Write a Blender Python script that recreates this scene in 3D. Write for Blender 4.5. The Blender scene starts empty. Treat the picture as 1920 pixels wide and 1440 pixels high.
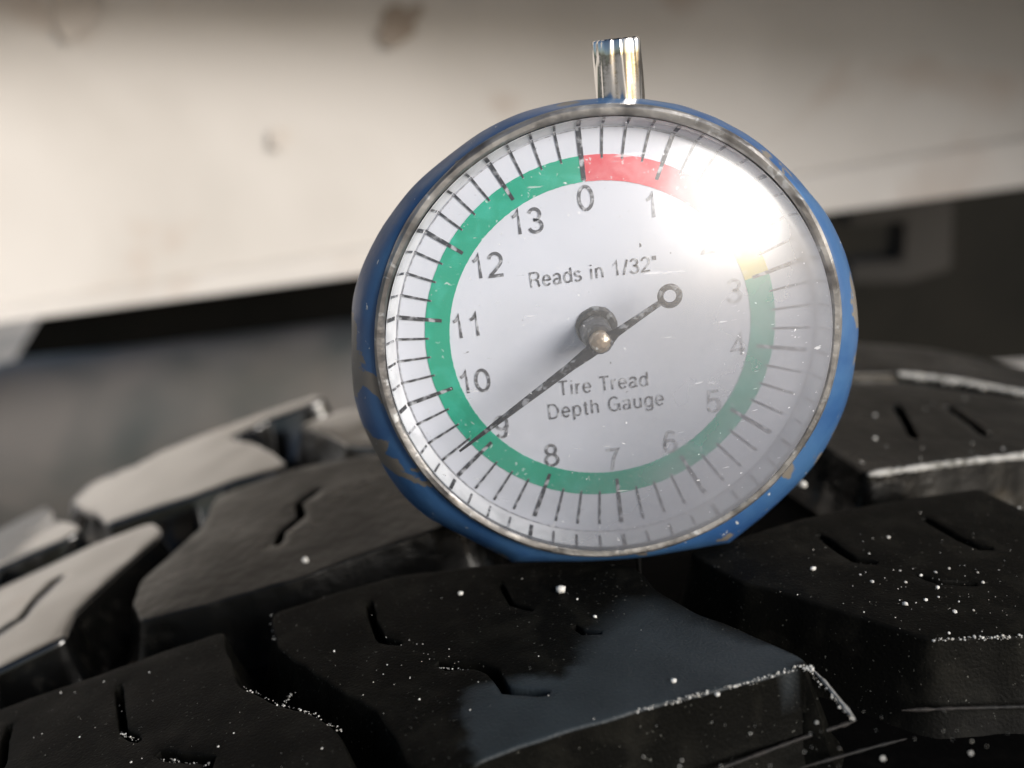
import bpy, bmesh, math, random
from mathutils import Vector, noise
from mathutils.geometry import delaunay_2d_cdt

rnd = random.Random(7)
S = 0.001                      # everything below is written in millimetres
scene = bpy.context.scene
COL = scene.collection
PI = math.pi

# ------------------------------------------------------------------ camera
F = 1844.0
PITCH, ROLL = math.radians(18), math.radians(6)
fwd = Vector((0, math.cos(PITCH), -math.sin(PITCH)))
r0 = Vector((1, 0, 0)); u0 = r0.cross(fwd)
right = r0 * math.cos(ROLL) - u0 * math.sin(ROLL)
up = r0 * math.sin(ROLL) + u0 * math.cos(ROLL)
ZC = 28.2                      # height of the dial centre above the tread
DIST = 99.0


def ray(px, py):
    return (fwd * F + right * (px - 960) - up * (py - 720)).normalized()


_d = ray(1118, 611)
CAM = Vector((0, 0, ZC)) - _d * (DIST / _d.y)
cam_data = bpy.data.cameras.new('camera')
cam = bpy.data.objects.new('camera', cam_data); COL.objects.link(cam)
from mathutils import Matrix
cam.matrix_world = Matrix.Translation(CAM * S) @ Matrix((right, up, -fwd)).transposed().to_4x4()
cam_data.sensor_width = 36
cam_data.lens = F / 1920 * 36
cam_data.clip_start = 0.002; cam_data.clip_end = 200
cam_data.dof.use_dof = True
cam_data.dof.focus_distance = 0.0985
cam_data.dof.aperture_fstop = 15.5
scene.camera = cam

# ------------------------------------------------------------------ light
SUN = Vector((0.67, -0.68, 0.37)).normalized()
w = bpy.data.worlds.new('World'); scene.world = w; w.use_nodes = True
nt = w.node_tree
sky = nt.nodes.new('ShaderNodeTexSky'); sky.sky_type = 'NISHITA'; sky.sun_disc = False
sky.sun_elevation = math.asin(SUN.z); sky.sun_rotation = math.atan2(SUN.x, SUN.y)
sky.dust_density = 3.0; sky.air_density = 1.0; sky.ozone_density = 1.0
nt.links.new(sky.outputs[0], nt.nodes['Background'].inputs[0])
nt.nodes['Background'].inputs[1].default_value = 0.075
ld = bpy.data.lights.new('sun', 'SUN'); ld.energy = 3.2; ld.angle = math.radians(33); ld.color = (1, 0.98, 0.955)
lo = bpy.data.objects.new('sun', ld); COL.objects.link(lo)
lo.rotation_euler = SUN.to_track_quat('Z', 'Y').to_euler()
vs = scene.view_settings
vs.view_transform = 'Standard'; vs.look = 'None'; vs.gamma = 1; vs.use_curve_mapping = False
vs.exposure = 0.3


# ------------------------------------------------------------------ materials
def mat(name, base, rough=.5, metal=0., spec=.5, coat=0., bump=None, mix=None, rmix=None, coat_rough=.1):
    """bump=(scale, strength, distance mm); mix=list of (colour, scale, lo, hi, detail); rmix=(rough2, scale, lo, hi)"""
    m = bpy.data.materials.new(name); m.use_nodes = True
    n = m.node_tree; b = n.nodes['Principled BSDF']
    b.inputs['Base Color'].default_value = (*base, 1); b.inputs['Roughness'].default_value = rough
    b.inputs['Metallic'].default_value = metal; b.inputs['Specular IOR Level'].default_value = spec
    b.inputs['Coat Weight'].default_value = coat; b.inputs['Coat Roughness'].default_value = coat_rough
    tc = n.nodes.new('ShaderNodeTexCoord')

    def nz(scale, lo_, hi_, det=3., dist=0., seed=0):
        mp = n.nodes.new('ShaderNodeMapping'); mp.inputs['Location'].default_value = (seed, seed * .7, 0)
        n.links.new(tc.outputs['Object'], mp.inputs[0])
        t = n.nodes.new('ShaderNodeTexNoise'); t.inputs['Scale'].default_value = scale
        t.inputs['Detail'].default_value = det; t.inputs['Distortion'].default_value = dist
        n.links.new(mp.outputs[0], t.inputs['Vector'])
        r = n.nodes.new('ShaderNodeMapRange'); r.inputs[1].default_value = lo_; r.inputs[2].default_value = hi_
        n.links.new(t.outputs[0], r.inputs[0]); return r.outputs[0]
    last = None
    for k, (c, sc, l, h, det) in enumerate(mix or []):
        mx = n.nodes.new('ShaderNodeMix'); mx.data_type = 'RGBA'
        n.links.new(nz(sc, l, h, det, .4, k * .37), mx.inputs['Factor'])
        if last: n.links.new(last, mx.inputs['A'])
        else: mx.inputs['A'].default_value = (*base, 1)
        mx.inputs['B'].default_value = (*c, 1); last = mx.outputs['Result']
    if last: n.links.new(last, b.inputs['Base Color'])
    if rmix:
        r2, sc, l, h = rmix
        mr = n.nodes.new('ShaderNodeMapRange'); mr.inputs[3].default_value = rough; mr.inputs[4].default_value = r2
        n.links.new(nz(sc, l, h, 4, 0, .9), mr.inputs[0]); n.links.new(mr.outputs[0], b.inputs['Roughness'])
    if bump:
        sc, st, di = bump
        bp = n.nodes.new('ShaderNodeBump'); bp.inputs['Strength'].default_value = st; bp.inputs['Distance'].default_value = di * S
        n.links.new(nz(sc, 0, 1, 5, 0, .2), bp.inputs['Height']); n.links.new(bp.outputs[0], b.inputs['Normal'])
    return m


M = {}
M['rubber_wet'] = mat('rubber_wet', (.003, .003, .0028), .12, spec=.7, coat=1.0, coat_rough=.07, bump=(260, .12, .4),
                      mix=[((.03, .028, .024), 300, .55, .8, 5)], rmix=(.25, 130, .42, .72))
M['rubber_mid'] = mat('rubber_mid', (.0028, .0028, .0026), .26, spec=.15, coat=.18, coat_rough=.10, bump=(500, .7, .3),
                      mix=[((.012, .0115, .010), 300, .58, .78, 5)], rmix=(.45, 110, .35, .65))
M['rubber_dry'] = mat('rubber_dry', (.0030, .0030, .0025), .58, spec=.06, bump=(3200, .6, .12),
                      mix=[((.0095, .0092, .0075), 260, .50, .75, 6), ((.10, .10, .09), 3000, .70, .75, 2)],
                      rmix=(.5, 200, .4, .7))
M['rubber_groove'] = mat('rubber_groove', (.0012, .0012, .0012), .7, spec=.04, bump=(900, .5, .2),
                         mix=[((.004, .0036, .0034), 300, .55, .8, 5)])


def sky_sheen_mat():
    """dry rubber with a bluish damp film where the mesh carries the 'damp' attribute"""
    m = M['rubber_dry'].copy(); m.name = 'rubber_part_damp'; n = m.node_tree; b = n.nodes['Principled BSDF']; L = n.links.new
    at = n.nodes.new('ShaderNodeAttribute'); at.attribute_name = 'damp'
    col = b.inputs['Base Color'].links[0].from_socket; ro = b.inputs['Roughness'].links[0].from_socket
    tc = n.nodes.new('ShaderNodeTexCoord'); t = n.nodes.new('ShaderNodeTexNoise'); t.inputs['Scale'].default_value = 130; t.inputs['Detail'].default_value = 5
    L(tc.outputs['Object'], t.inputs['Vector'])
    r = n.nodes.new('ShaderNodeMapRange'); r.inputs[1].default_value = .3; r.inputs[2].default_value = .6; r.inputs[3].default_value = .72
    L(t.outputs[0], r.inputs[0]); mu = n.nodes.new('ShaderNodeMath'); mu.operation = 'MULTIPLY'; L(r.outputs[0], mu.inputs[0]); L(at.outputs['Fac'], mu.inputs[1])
    mx = n.nodes.new('ShaderNodeMix'); mx.data_type = 'RGBA'; L(mu.outputs[0], mx.inputs['Factor']); L(col, mx.inputs['A']); mx.inputs['B'].default_value = (.022, .029, .035, 1)  # blue-grey colour stands for sky reflected on the wet patch
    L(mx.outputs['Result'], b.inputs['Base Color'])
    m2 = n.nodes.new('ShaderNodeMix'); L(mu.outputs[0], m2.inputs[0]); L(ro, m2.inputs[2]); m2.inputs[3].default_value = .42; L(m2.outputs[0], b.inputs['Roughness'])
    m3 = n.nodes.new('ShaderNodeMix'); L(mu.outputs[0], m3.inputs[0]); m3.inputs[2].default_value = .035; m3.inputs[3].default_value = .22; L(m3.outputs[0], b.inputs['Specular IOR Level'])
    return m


M['rubber_damp'] = sky_sheen_mat()
M['ledge'] = mat('rubber_ledge', (.018, .016, .015), .6, spec=.2, bump=(1500, .6, .2),
                 mix=[((.012, .012, .012), 350, .45, .6, 5)])
M['crust'] = mat('pale_dust', (.36, .36, .35), .8, spec=.1, bump=(1800, .7, .2), mix=[((.12, .12, .11), 500, .5, .68, 5)])  # pale colour standing for light caught on worn block edges
M['grit'] = mat('white_grit', (.60, .60, .58), .55, bump=(3000, .4, .1), mix=[((.45, .43, .39), 900, .5, .7, 3)])
M['blue'] = mat('blue_enamel', (.045, .12, .26), .32, spec=.45, bump=(450, .25, .3),
                mix=[((.02, .07, .20), 120, .4, .7, 4), ((.17, .155, .135), 105, .590, .597, 8), ((.55, .56, .55), 900, .72, .76, 2)],
                rmix=(.5, 200, .4, .7))
M['ring'] = mat('worn_steel_ring', (.42, .41, .40), .34, metal=.85, bump=(700, .5, .25),
                mix=[((.20, .19, .185), 260, .42, .66, 6), ((.62, .63, .64), 800, .62, .70, 4)], rmix=(.6, 500, .4, .65))
M['chrome'] = mat('chrome', (.80, .79, .78), .13, metal=1, bump=(180, .25, .3), mix=[((.42, .41, .40), 500, .62, .74, 5)])
M['chrome_end'] = mat('tarnished_end', (.12, .10, .08), .5, metal=.8, bump=(900, .6, .2))
M['dial'] = mat('dial_white', (.78, .80, .87), .45, spec=.3, mix=[((.72, .74, .80), 80, .4, .7, 4), ((.12, .12, .12), 1100, .755, .78, 2)])
M['wall_white'] = mat('rim_white', (.86, .87, .90), .3, spec=.5, mix=[((.66, .67, .70), 300, .5, .7, 4)])
def ink(name, c, thr=(.60, .68)):
    return mat(name, c, .5, spec=.3, mix=[((.62, .63, .66), 1500, thr[0], thr[1], 4)])
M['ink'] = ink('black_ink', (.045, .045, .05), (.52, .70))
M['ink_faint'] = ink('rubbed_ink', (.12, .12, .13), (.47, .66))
M['ink_vfaint'] = ink('very_faint_ink', (.30, .30, .32), (.40, .60))  # right-hand numerals: wash-out by reflected haze put into the ink colour
M['green'] = mat('green_print', (.006, .40, .24), .45, mix=[((.03, .50, .34), 420, .5, .72, 5), ((.5, .7, .62), 1500, .66, .72, 3)])
M['red'] = mat('red_print', (.80, .08, .10), .45, mix=[((.85, .22, .24), 420, .45, .7, 5), ((.85, .6, .6), 1500, .66, .72, 3)])
M['yellow'] = mat('yellow_print', (.72, .60, .10), .45, mix=[((.8, .72, .35), 420, .45, .7, 5)])
M['needle'] = mat('needle_black', (.02, .021, .024), .38, spec=.5, bump=(1500, .6, .15), mix=[((.34, .35, .37), 1300, .53, .66, 4)])
M['hub'] = mat('knurled_hub', (.14, .14, .14), .42, metal=.6, bump=(1200, .8, .2), mix=[((.42, .43, .43), 1300, .55, .68, 4)])
M['brass'] = mat('brass_pin', (.46, .36, .26), .38, metal=.6, bump=(1300, .7, .2), mix=[((.8, .72, .6), 1100, .58, .68, 3), ((.06, .05, .04), 800, .62, .7, 3)])
M['panel'] = mat('beige_paint', (.60, .575, .55), .42, spec=.5, coat=.15, coat_rough=.2,
                 mix=[((.46, .435, .405), 7, .42, .72, 4), ((.44, .37, .32), 16, .60, .75, 3)])
M['mud'] = mat('dried_mud', (.30, .25, .21), .8, mix=[((.36, .31, .27), 60, .4, .7, 3)])
M['mud_pale'] = mat('thin_mud', (.54, .50, .47), .7, mix=[((.54, .50, .46), 60, .4, .7, 3)])
M['liner'] = mat('black_liner', (.006, .006, .005), .8, spec=.1, mix=[((.012, .011, .009), 12, .4, .7, 4)])
M['pipe'] = mat('grey_pipe', (.14, .13, .122), .5, spec=.4, mix=[((.045, .055, .055), 14, .40, .65, 3), ((.13, .115, .10), 9, .5, .7, 3)])
M['bracket'] = mat('brown_bracket', (.014, .012, .010), .7, mix=[((.01, .009, .008), 25, .45, .6, 3)])
M['ground'] = mat('concrete', (.56, .51, .45), .8, bump=(40, .4, 4), mix=[((.28, .27, .25), 6, .4, .7, 6)])


def crystal_mat():
    m = bpy.data.materials.new('scuffed_clear_plastic'); m.use_nodes = True
    n = m.node_tree; n.nodes.clear(); L = n.links.new
    out = n.nodes.new('ShaderNodeOutputMaterial')
    tr = n.nodes.new('ShaderNodeBsdfTransparent'); tr.inputs[0].default_value = (.97, .98, 1, 1)
    g1 = n.nodes.new('ShaderNodeBsdfGlossy'); g1.inputs['Roughness'].default_value = .21
    g2 = n.nodes.new('ShaderNodeBsdfGlossy'); g2.inputs['Roughness'].default_value = .42
    df = n.nodes.new('ShaderNodeBsdfDiffuse'); df.inputs[0].default_value = (.75, .76, .80, 1)
    tc = n.nodes.new('ShaderNodeTexCoord')

    def rng(sc, lo_, hi_, a, b, det=4, stretch=None):
        t = n.nodes.new('ShaderNodeTexNoise'); t.inputs['Scale'].default_value = sc; t.inputs['Detail'].default_value = det
        if stretch:
            mp = n.nodes.new('ShaderNodeMapping'); mp.inputs['Scale'].default_value = stretch; mp.inputs['Rotation'].default_value = (0, .9, 0)
            L(tc.outputs['Object'], mp.inputs[0]); L(mp.outputs[0], t.inputs['Vector'])
        else: L(tc.outputs['Object'], t.inputs['Vector'])
        r = n.nodes.new('ShaderNodeMapRange')
        for i, v in enumerate((lo_, hi_, a, b)): r.inputs[i + 1].default_value = v
        L(t.outputs[0], r.inputs[0]); return r.outputs[0]
    gm = n.nodes.new('ShaderNodeMixShader'); L(rng(150, .35, .7, .5, .85), gm.inputs[0]); L(g1.outputs[0], gm.inputs[1]); L(g2.outputs[0], gm.inputs[2])
    fr = n.nodes.new('ShaderNodeFresnel'); fr.inputs[0].default_value = 1.52
    mu0 = n.nodes.new('ShaderNodeMath'); mu0.operation = 'ADD'; mu0.inputs[1].default_value = .075; L(fr.outputs[0], mu0.inputs[0])
    mu = n.nodes.new('ShaderNodeMath'); mu.operation = 'MINIMUM'; mu.inputs[1].default_value = .26; L(mu0.outputs[0], mu.inputs[0])
    a = n.nodes.new('ShaderNodeMixShader'); L(mu.outputs[0], a.inputs[0]); L(tr.outputs[0], a.inputs[1]); L(gm.outputs[0], a.inputs[2])
    # dust film, specks, fine scratches
    haze = rng(90, .35, .75, .0, .05, 5)
    specks = rng(1900, .73, .765, 0, .9, 2)
    scr = rng(1100, .70, .74, 0, .5, 3, (.16, 1, 1.6))
    m1 = n.nodes.new('ShaderNodeMath'); m1.operation = 'MAXIMUM'; L(haze, m1.inputs[0]); L(specks, m1.inputs[1])
    m2 = n.nodes.new('ShaderNodeMath'); m2.operation = 'MAXIMUM'; L(m1.outputs[0], m2.inputs[0]); L(scr, m2.inputs[1])
    # grey shade and haze painted in, strongest towards the lower right of the dome
    sp = n.nodes.new('ShaderNodeSeparateXYZ'); L(tc.outputs['Object'], sp.inputs[0])
    vx = n.nodes.new('ShaderNodeMath'); vx.operation = 'MULTIPLY'; vx.inputs[1].default_value = .70 / .022; L(sp.outputs[0], vx.inputs[0])
    vz = n.nodes.new('ShaderNodeMath'); vz.operation = 'MULTIPLY_ADD'; vz.inputs[1].default_value = -.70 / .022; vz.inputs[2].default_value = .70 * ZC / 22; L(sp.outputs[2], vz.inputs[0])
    ad = n.nodes.new('ShaderNodeMath'); ad.operation = 'ADD'; L(vx.outputs[0], ad.inputs[0]); L(vz.outputs[0], ad.inputs[1])
    a3 = n.nodes.new('ShaderNodeMath'); a3.operation = 'ADD'; L(ad.outputs[0], a3.inputs[0]); L(rng(75, .3, .7, -.28, .28, 5), a3.inputs[1])
    fm = n.nodes.new('ShaderNodeMapRange'); fm.interpolation_type = 'SMOOTHSTEP'
    for i, v_ in enumerate((-.5, 1.1, .0, .66)): fm.inputs[i + 1].default_value = v_
    L(a3.outputs[0], fm.inputs[0])
    film = n.nodes.new('ShaderNodeBsdfDiffuse'); film.inputs[0].default_value = (.25, .26, .30, 1)
    fb = n.nodes.new('ShaderNodeMixShader'); L(fm.outputs[0], fb.inputs[0]); L(tr.outputs[0], fb.inputs[1]); L(film.outputs[0], fb.inputs[2])
    L(fb.outputs[0], a.inputs[1])
    b = n.nodes.new('ShaderNodeMixShader'); L(m2.outputs[0], b.inputs[0]); L(a.outputs[0], b.inputs[1]); L(df.outputs[0], b.inputs[2])
    L(b.outputs[0], out.inputs[0])
    return m


M['crystal'] = crystal_mat()


# ------------------------------------------------------------------ helpers
def obj(name, verts, faces, m, parent=None, smooth=True, loc=None):
    me = bpy.data.meshes.new(name)
    me.from_pydata([tuple(c * S for c in v) for v in verts], [], faces)
    if smooth: me.polygons.foreach_set('use_smooth', [True] * len(me.polygons))
    if m: me.materials.append(M[m])
    me.update()
    o = bpy.data.objects.new(name, me); COL.objects.link(o)
    if parent: o.parent = parent
    if loc: o.location = Vector(loc) * S
    return o


def autosmooth(o, ang=35):
    me = o.data
    bm = bmesh.new(); bm.from_mesh(me); bmesh.ops.recalc_face_normals(bm, faces=bm.faces)
    for e in bm.edges:
        e.smooth = e.is_manifold and e.calc_face_angle(0) < math.radians(ang)
    bm.to_mesh(me); bm.free()
    return o


def thing(name, label, cat, loc=(0, 0, 0), group=None):
    o = bpy.data.objects.new(name, None); COL.objects.link(o); o.location = Vector(loc) * S
    o.empty_display_size = .01; o['label'] = label; o['category'] = cat
    if group: o['group'] = group
    return o


def tag(o, label=None, cat=None, group=None, kind=None):
    for k, v in (('label', label), ('category', cat), ('group', group), ('kind', kind)):
        if v: o[k] = v
    return o


# ------------------------------------------------------------------ the tyre surface
TR, TX, Y0, RC = 300.0, 8.0, 90.0, 35.0


def surf(x, y):
    z = -(x - TX) ** 2 / (2 * TR)
    if y > Y0: z -= (y - Y0) ** 2 / (2 * RC)
    if y < -62: z -= (y + 62) ** 2 / (2 * RC)
    return z


def hit(px, py, off=0.0):
    """where the line of sight through a photo pixel meets the tread"""
    while True:
        d = ray(px, py); t = 30.0; last = t
        while t < 330:
            P = CAM + d * t
            if P.z - (surf(P.x, P.y) + off) < 0:
                a, b = last, t
                for _ in range(18):
                    m_ = (a + b) / 2; P = CAM + d * m_
                    if P.z - (surf(P.x, P.y) + off) < 0: b = m_
                    else: a = m_
                return P
            last = t; t += 1.0
        py += 3


def resample(poly, step):
    out = []
    n = len(poly)
    for i in range(n):
        a, b = poly[i], poly[(i + 1) % n]
        k = max(1, int(round((b - a).length / step)))
        for j in range(k): out.append(a.lerp(b, j / k))
    return out


def soften(poly, rad):
    """cut each corner by rad and round it"""
    out = []; n = len(poly)
    for i in range(n):
        p, a, b = poly[i], poly[i - 1], poly[(i + 1) % n]
        ra = min(rad, (a - p).length * .4); rb = min(rad, (b - p).length * .4)
        s = p + (a - p).normalized() * ra; e = p + (b - p).normalized() * rb
        for t in (0, .33, .67, 1): out.append(s * (1 - t) ** 2 + p * 2 * t * (1 - t) + e * t * t)
    return out


def area(poly):
    return sum(poly[i - 1].x * poly[i].y - poly[i].x * poly[i - 1].y for i in range(len(poly))) / 2


def offset(poly, d):
    """positive d moves the outline outwards (poly counter-clockwise)"""
    out = []; n = len(poly)
    for i in range(n):
        a, p, b = poly[i - 1], poly[i], poly[(i + 1) % n]
        t1 = (p - a); t2 = (b - p)
        if t1.length < 1e-6 or t2.length < 1e-6: out.append(p.copy()); continue
        n1 = Vector((t1.y, -t1.x)).normalized(); n2 = Vector((t2.y, -t2.x)).normalized()
        nn = n1 + n2
        if nn.length < 1e-3: out.append(p.copy()); continue
        nn.normalize(); out.append(p + nn * (d / max(.6, nn.dot(n1))))
    return out


def thick_line(pts, wd):
    """a closed outline round an open polyline"""
    L_, R_ = [], []
    n = len(pts)
    for i in range(n):
        t = (pts[min(i + 1, n - 1)] - pts[max(i - 1, 0)]).normalized()
        q = Vector((-t.y, t.x)); ww = wd * (.55 if i in (0, n - 1) else 1) * rnd.uniform(.85, 1.1)
        L_.append(pts[i] + q * ww / 2); R_.append(pts[i] - q * ww / 2)
    return L_ + R_[::-1]


def inside(poly, p):
    c = False; n = len(poly)
    for i in range(n):
        a, b = poly[i - 1], poly[i]
        if (a.y > p.y) != (b.y > p.y) and p.x < (b.x - a.x) * (p.y - a.y) / (b.y - a.y) + a.x: c = not c
    return c


BLOCKS = {}


def tread_block(key, outline_px, sipes_px, m, parent, label=None, edge=.38, depth=9.0, sipe_w=.95, grid=2.2, sky_sheen=None):
    poly = [hit(*p).xy for p in outline_px]
    if area(poly) < 0: poly.reverse()
    poly = resample(soften(poly, 1.2), 1.3)
    wob = []
    for p in poly:
        q = noise.noise_vector(Vector((p.x * .35, p.y * .35, 3.1))); wob.append(p + Vector((q.x, q.y)) * .28)
    poly = wob
    BLOCKS[key] = poly
    holes = []
    for s in sipes_px:
        wd = sipe_w
        if isinstance(s, tuple): s, wd = s
        pl = [hit(*p).xy for p in s]
        fine = []
        for a, b in zip(pl, pl[1:]):
            k = max(1, int((b - a).length / .9)); fine += [a.lerp(b, j / k) for j in range(k)]
        fine.append(pl[-1])
        h = thick_line(fine, wd)
        if area(h) < 0: h.reverse()
        holes.append(h)
    verts, faces = [], []

    def ring(pts, dz):
        i0 = len(verts)
        for p in pts:
            verts.append((p.x, p.y, surf(p.x, p.y) + dz + .12 * noise.noise(Vector((p.x * .12, p.y * .12, 0)))))
        return list(range(i0, i0 + len(pts)))

    def bridge(a, b):
        n = len(a)
        for i in range(n): faces.append((a[i], a[(i + 1) % n], b[(i + 1) % n], b[i]))
    prof = [(0, 0)] + [(edge * math.sin(t), -edge * (1 - math.cos(t))) for t in (PI / 8, PI / 4, 3 * PI / 8, PI / 2)]
    top = offset(poly, -edge)
    rings = [ring(offset(top, o_), z_) for o_, z_ in prof]
    rings.append(ring(offset(poly, depth * .10), -depth * .45))
    rings.append(ring(offset(poly, depth * .22), -depth * .85))
    rings.append(ring(offset(poly, depth * .36), -depth - .5))
    for a, b in zip(rings, rings[1:]): bridge(b, a)
    # sipes
    hr = []
    for h in holes:
        e = .22
        h0 = ring(offset(h, e), 0); h1 = ring(offset(h, e * .35), -e * .35); h2 = ring(h, -e); h3 = ring(h, -5)
        bridge(h0, h1); bridge(h1, h2); bridge(h2, h3); hr.append((h0, [Vector(verts[i][:2]) for i in h0])); faces.append(tuple(h3))
    # top: constrained triangulation with inner grid points
    pts = [Vector(verts[i][:2]) for i in rings[0]]; idx = list(rings[0])
    edges = [(i, (i + 1) % len(pts)) for i in range(len(pts))]
    for ids, hp in hr:
        n0 = len(pts); pts += hp; idx += ids
        edges += [(n0 + i, n0 + (i + 1) % len(hp)) for i in range(len(hp))]
    xs = [p.x for p in top]; ys = [p.y for p in top]
    x = min(xs)
    inner = offset(top, -grid * .4)
    while x < max(xs):
        y = min(ys)
        while y < max(ys):
            p = Vector((x + rnd.uniform(-.3, .3), y + rnd.uniform(-.3, .3)))
            if inside(inner, p) and not any((p - q).length < .7 for _, hp in hr for q in hp):
                pts.append(p); idx.append(len(verts))
                verts.append((p.x, p.y, surf(p.x, p.y) + .12 * noise.noise(Vector((p.x * .12, p.y * .12, 0)))))
            y += grid
        x += grid
    vv, _, ff, ov, _, _ = delaunay_2d_cdt(pts, edges, [], 0, 1e-5, True)
    mp = []
    for i, v in enumerate(vv):
        if ov[i]: mp.append(idx[ov[i][0]])
        else:
            mp.append(len(verts)); verts.append((v.x, v.y, surf(v.x, v.y)))
    for f_ in ff:
        c = sum((vv[i] for i in f_), Vector((0, 0))) / len(f_)
        if not inside(top, c) or any(inside(hp, c) for _, hp in hr): continue
        g = [mp[i] for i in f_]
        if len(set(g)) == len(g): faces.append(tuple(g))
    o = obj('tread_block', verts, faces, m, parent)
    autosmooth(o, 50)
    if label: o['label'] = label
    if sky_sheen:
        dp = [hit(*p).xy for p in sky_sheen]
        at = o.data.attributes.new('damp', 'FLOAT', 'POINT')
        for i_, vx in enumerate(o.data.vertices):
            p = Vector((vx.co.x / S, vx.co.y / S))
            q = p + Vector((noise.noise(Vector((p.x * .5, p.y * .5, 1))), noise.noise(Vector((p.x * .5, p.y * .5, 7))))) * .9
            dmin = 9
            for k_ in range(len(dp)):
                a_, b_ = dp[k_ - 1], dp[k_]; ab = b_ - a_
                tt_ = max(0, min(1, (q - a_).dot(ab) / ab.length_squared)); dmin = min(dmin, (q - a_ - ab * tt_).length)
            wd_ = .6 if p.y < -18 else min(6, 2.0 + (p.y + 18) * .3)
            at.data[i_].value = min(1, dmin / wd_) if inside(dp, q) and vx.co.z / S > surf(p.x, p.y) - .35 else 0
    return o


tyre = thing('tyre', 'black tyre tread of slanted rubber blocks on which the round dial gauge stands', 'tyre', (0, 0, 0))


def grid_surface(name, xs, ys, zf, m, parent, thick=3):
    nx, ny = len(xs), len(ys); v = [(x, y, zf(x, y)) for y in ys for x in xs]
    f = [(j * nx + i, j * nx + i + 1, (j + 1) * nx + i + 1, (j + 1) * nx + i) for j in range(ny - 1) for i in range(nx - 1)]
    n0 = len(v); v += [(x, y, zf(x, y) - thick) for y in ys for x in xs]
    f += [tuple(n0 + q for q in g[::-1]) for g in f]
    rim = [i for i in range(nx)] + [j * nx + nx - 1 for j in range(1, ny)] + [(ny - 1) * nx + i for i in range(nx - 2, -1, -1)] + [j * nx for j in range(ny - 2, 0, -1)]
    for a, b in zip(rim, rim[1:] + rim[:1]): f.append((b, a, n0 + a, n0 + b))
    return autosmooth(obj(name, v, f, m, parent), 50)


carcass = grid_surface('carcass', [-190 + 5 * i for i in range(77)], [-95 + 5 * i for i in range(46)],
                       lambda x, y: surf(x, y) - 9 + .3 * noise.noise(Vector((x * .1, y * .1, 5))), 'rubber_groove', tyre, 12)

A_ = [(-260, 1432), (0, 1330), (210, 1255), (420, 1183), (432, 1240), (447, 1285), (520, 1320), (580, 1335), (630, 1365), (655, 1400), (665, 1460), (640, 1600), (200, 1760), (-260, 1800)]
B_ = [(508, 1150), (620, 1112), (745, 1078), (850, 1065), (935, 1057), (1060, 1052), (1190, 1060), (1235, 1108), (1295, 1143), (1400, 1185), (1505, 1232), (1524, 1258), (1500, 1250), (1380, 1284), (1190, 1333), (1050, 1372), (905, 1422), (820, 1500), (770, 1440), (740, 1380), (700, 1330), (600, 1272), (520, 1214)]
C_ = [(1290, 1035), (1400, 1003), (1500, 972), (1680, 937), (1835, 914), (1920, 955), (2060, 1010), (2200, 1090), (2200, 1165), (2050, 1180), (1920, 1192), (1745, 1199), (1640, 1166), (1500, 1121), (1390, 1092)]
D_ = [(406, 931), (545, 880), (700, 850), (800, 838), (900, 840), (890, 960), (800, 1000), (700, 1033), (560, 1086), (400, 1130), (262, 1165), (250, 1130), (262, 1090), (375, 990)]
E_ = [(-200, 1195), (0, 1102), (150, 1030), (290, 975), (304, 988), (300, 1005), (258, 1042), (182, 1110), (142, 1150), (122, 1195), (0, 1255), (-200, 1345)]
F_ = [(131, 940), (164, 908), (257, 868), (310, 838), (322, 832), (360, 812), (462, 768), (530, 742), (590, 735), (612, 745), (560, 768), (500, 787), (478, 800), (435, 820), (480, 830), (520, 850), (536, 866), (530, 880), (440, 902), (360, 932), (197, 984), (178, 962), (150, 955)]
G_ = [(560, 796), (640, 768), (700, 758), (800, 752), (900, 760), (900, 830), (800, 842), (690, 840), (650, 832), (615, 812)]
H_ = [(-200, 1060), (-60, 1005), (0, 985), (90, 946), (102, 958), (100, 970), (145, 980), (152, 992), (118, 1012), (0, 1062), (-200, 1152)]
J_ = [(1440, 760), (1560, 722), (1690, 716), (1820, 735), (1920, 748), (2120, 785), (2120, 850), (1920, 852), (1780, 868), (1625, 890), (1555, 842), (1490, 805)]
L_ = [(1430, 660), (1600, 642), (1740, 652), (1920, 690), (2100, 735), (2100, 765), (1920, 738), (1800, 714), (1680, 699), (1560, 700), (1440, 715)]
tread_block('A', A_, [[(222, 1285), (226, 1330), (232, 1372), (262, 1388)], ([(296, 1412), (330, 1420), (392, 1424), (390, 1445)], 1.2), [(18, 1360), (8, 1392), (4, 1440)]], 'rubber_dry', tyre, 'dark dry tread block at the lower left corner')
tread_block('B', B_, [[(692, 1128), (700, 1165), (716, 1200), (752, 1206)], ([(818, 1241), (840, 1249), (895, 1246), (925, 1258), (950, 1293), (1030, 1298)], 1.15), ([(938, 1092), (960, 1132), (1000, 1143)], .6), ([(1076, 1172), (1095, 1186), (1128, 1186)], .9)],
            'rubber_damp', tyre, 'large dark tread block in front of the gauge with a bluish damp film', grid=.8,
            sky_sheen=[(880, 1285), (950, 1270), (1060, 1262), (1090, 1180), (1150, 1120), (1230, 1108), (1400, 1185), (1530, 1240), (1380, 1300), (1190, 1350), (905, 1440), (868, 1400), (862, 1330)])
tread_block('C', C_, [([(1535, 1000), (1580, 1035), (1603, 1050), (1645, 1056)], 1.1), ([(1732, 970), (1800, 1010), (1838, 1026), (1862, 1028)], 1.1), ([(1718, 1077), (1758, 1090), (1832, 1094)], .9)], 'rubber_dry', tyre, 'dark tread block right of the gauge sprinkled with white grit')
tread_block('D', D_, [([(600, 917), (560, 945), (565, 968), (527, 1000), (520, 1022)], 1.3)], 'rubber_mid', tyre, 'semi gloss tread block behind the gauge to its left')
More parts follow.
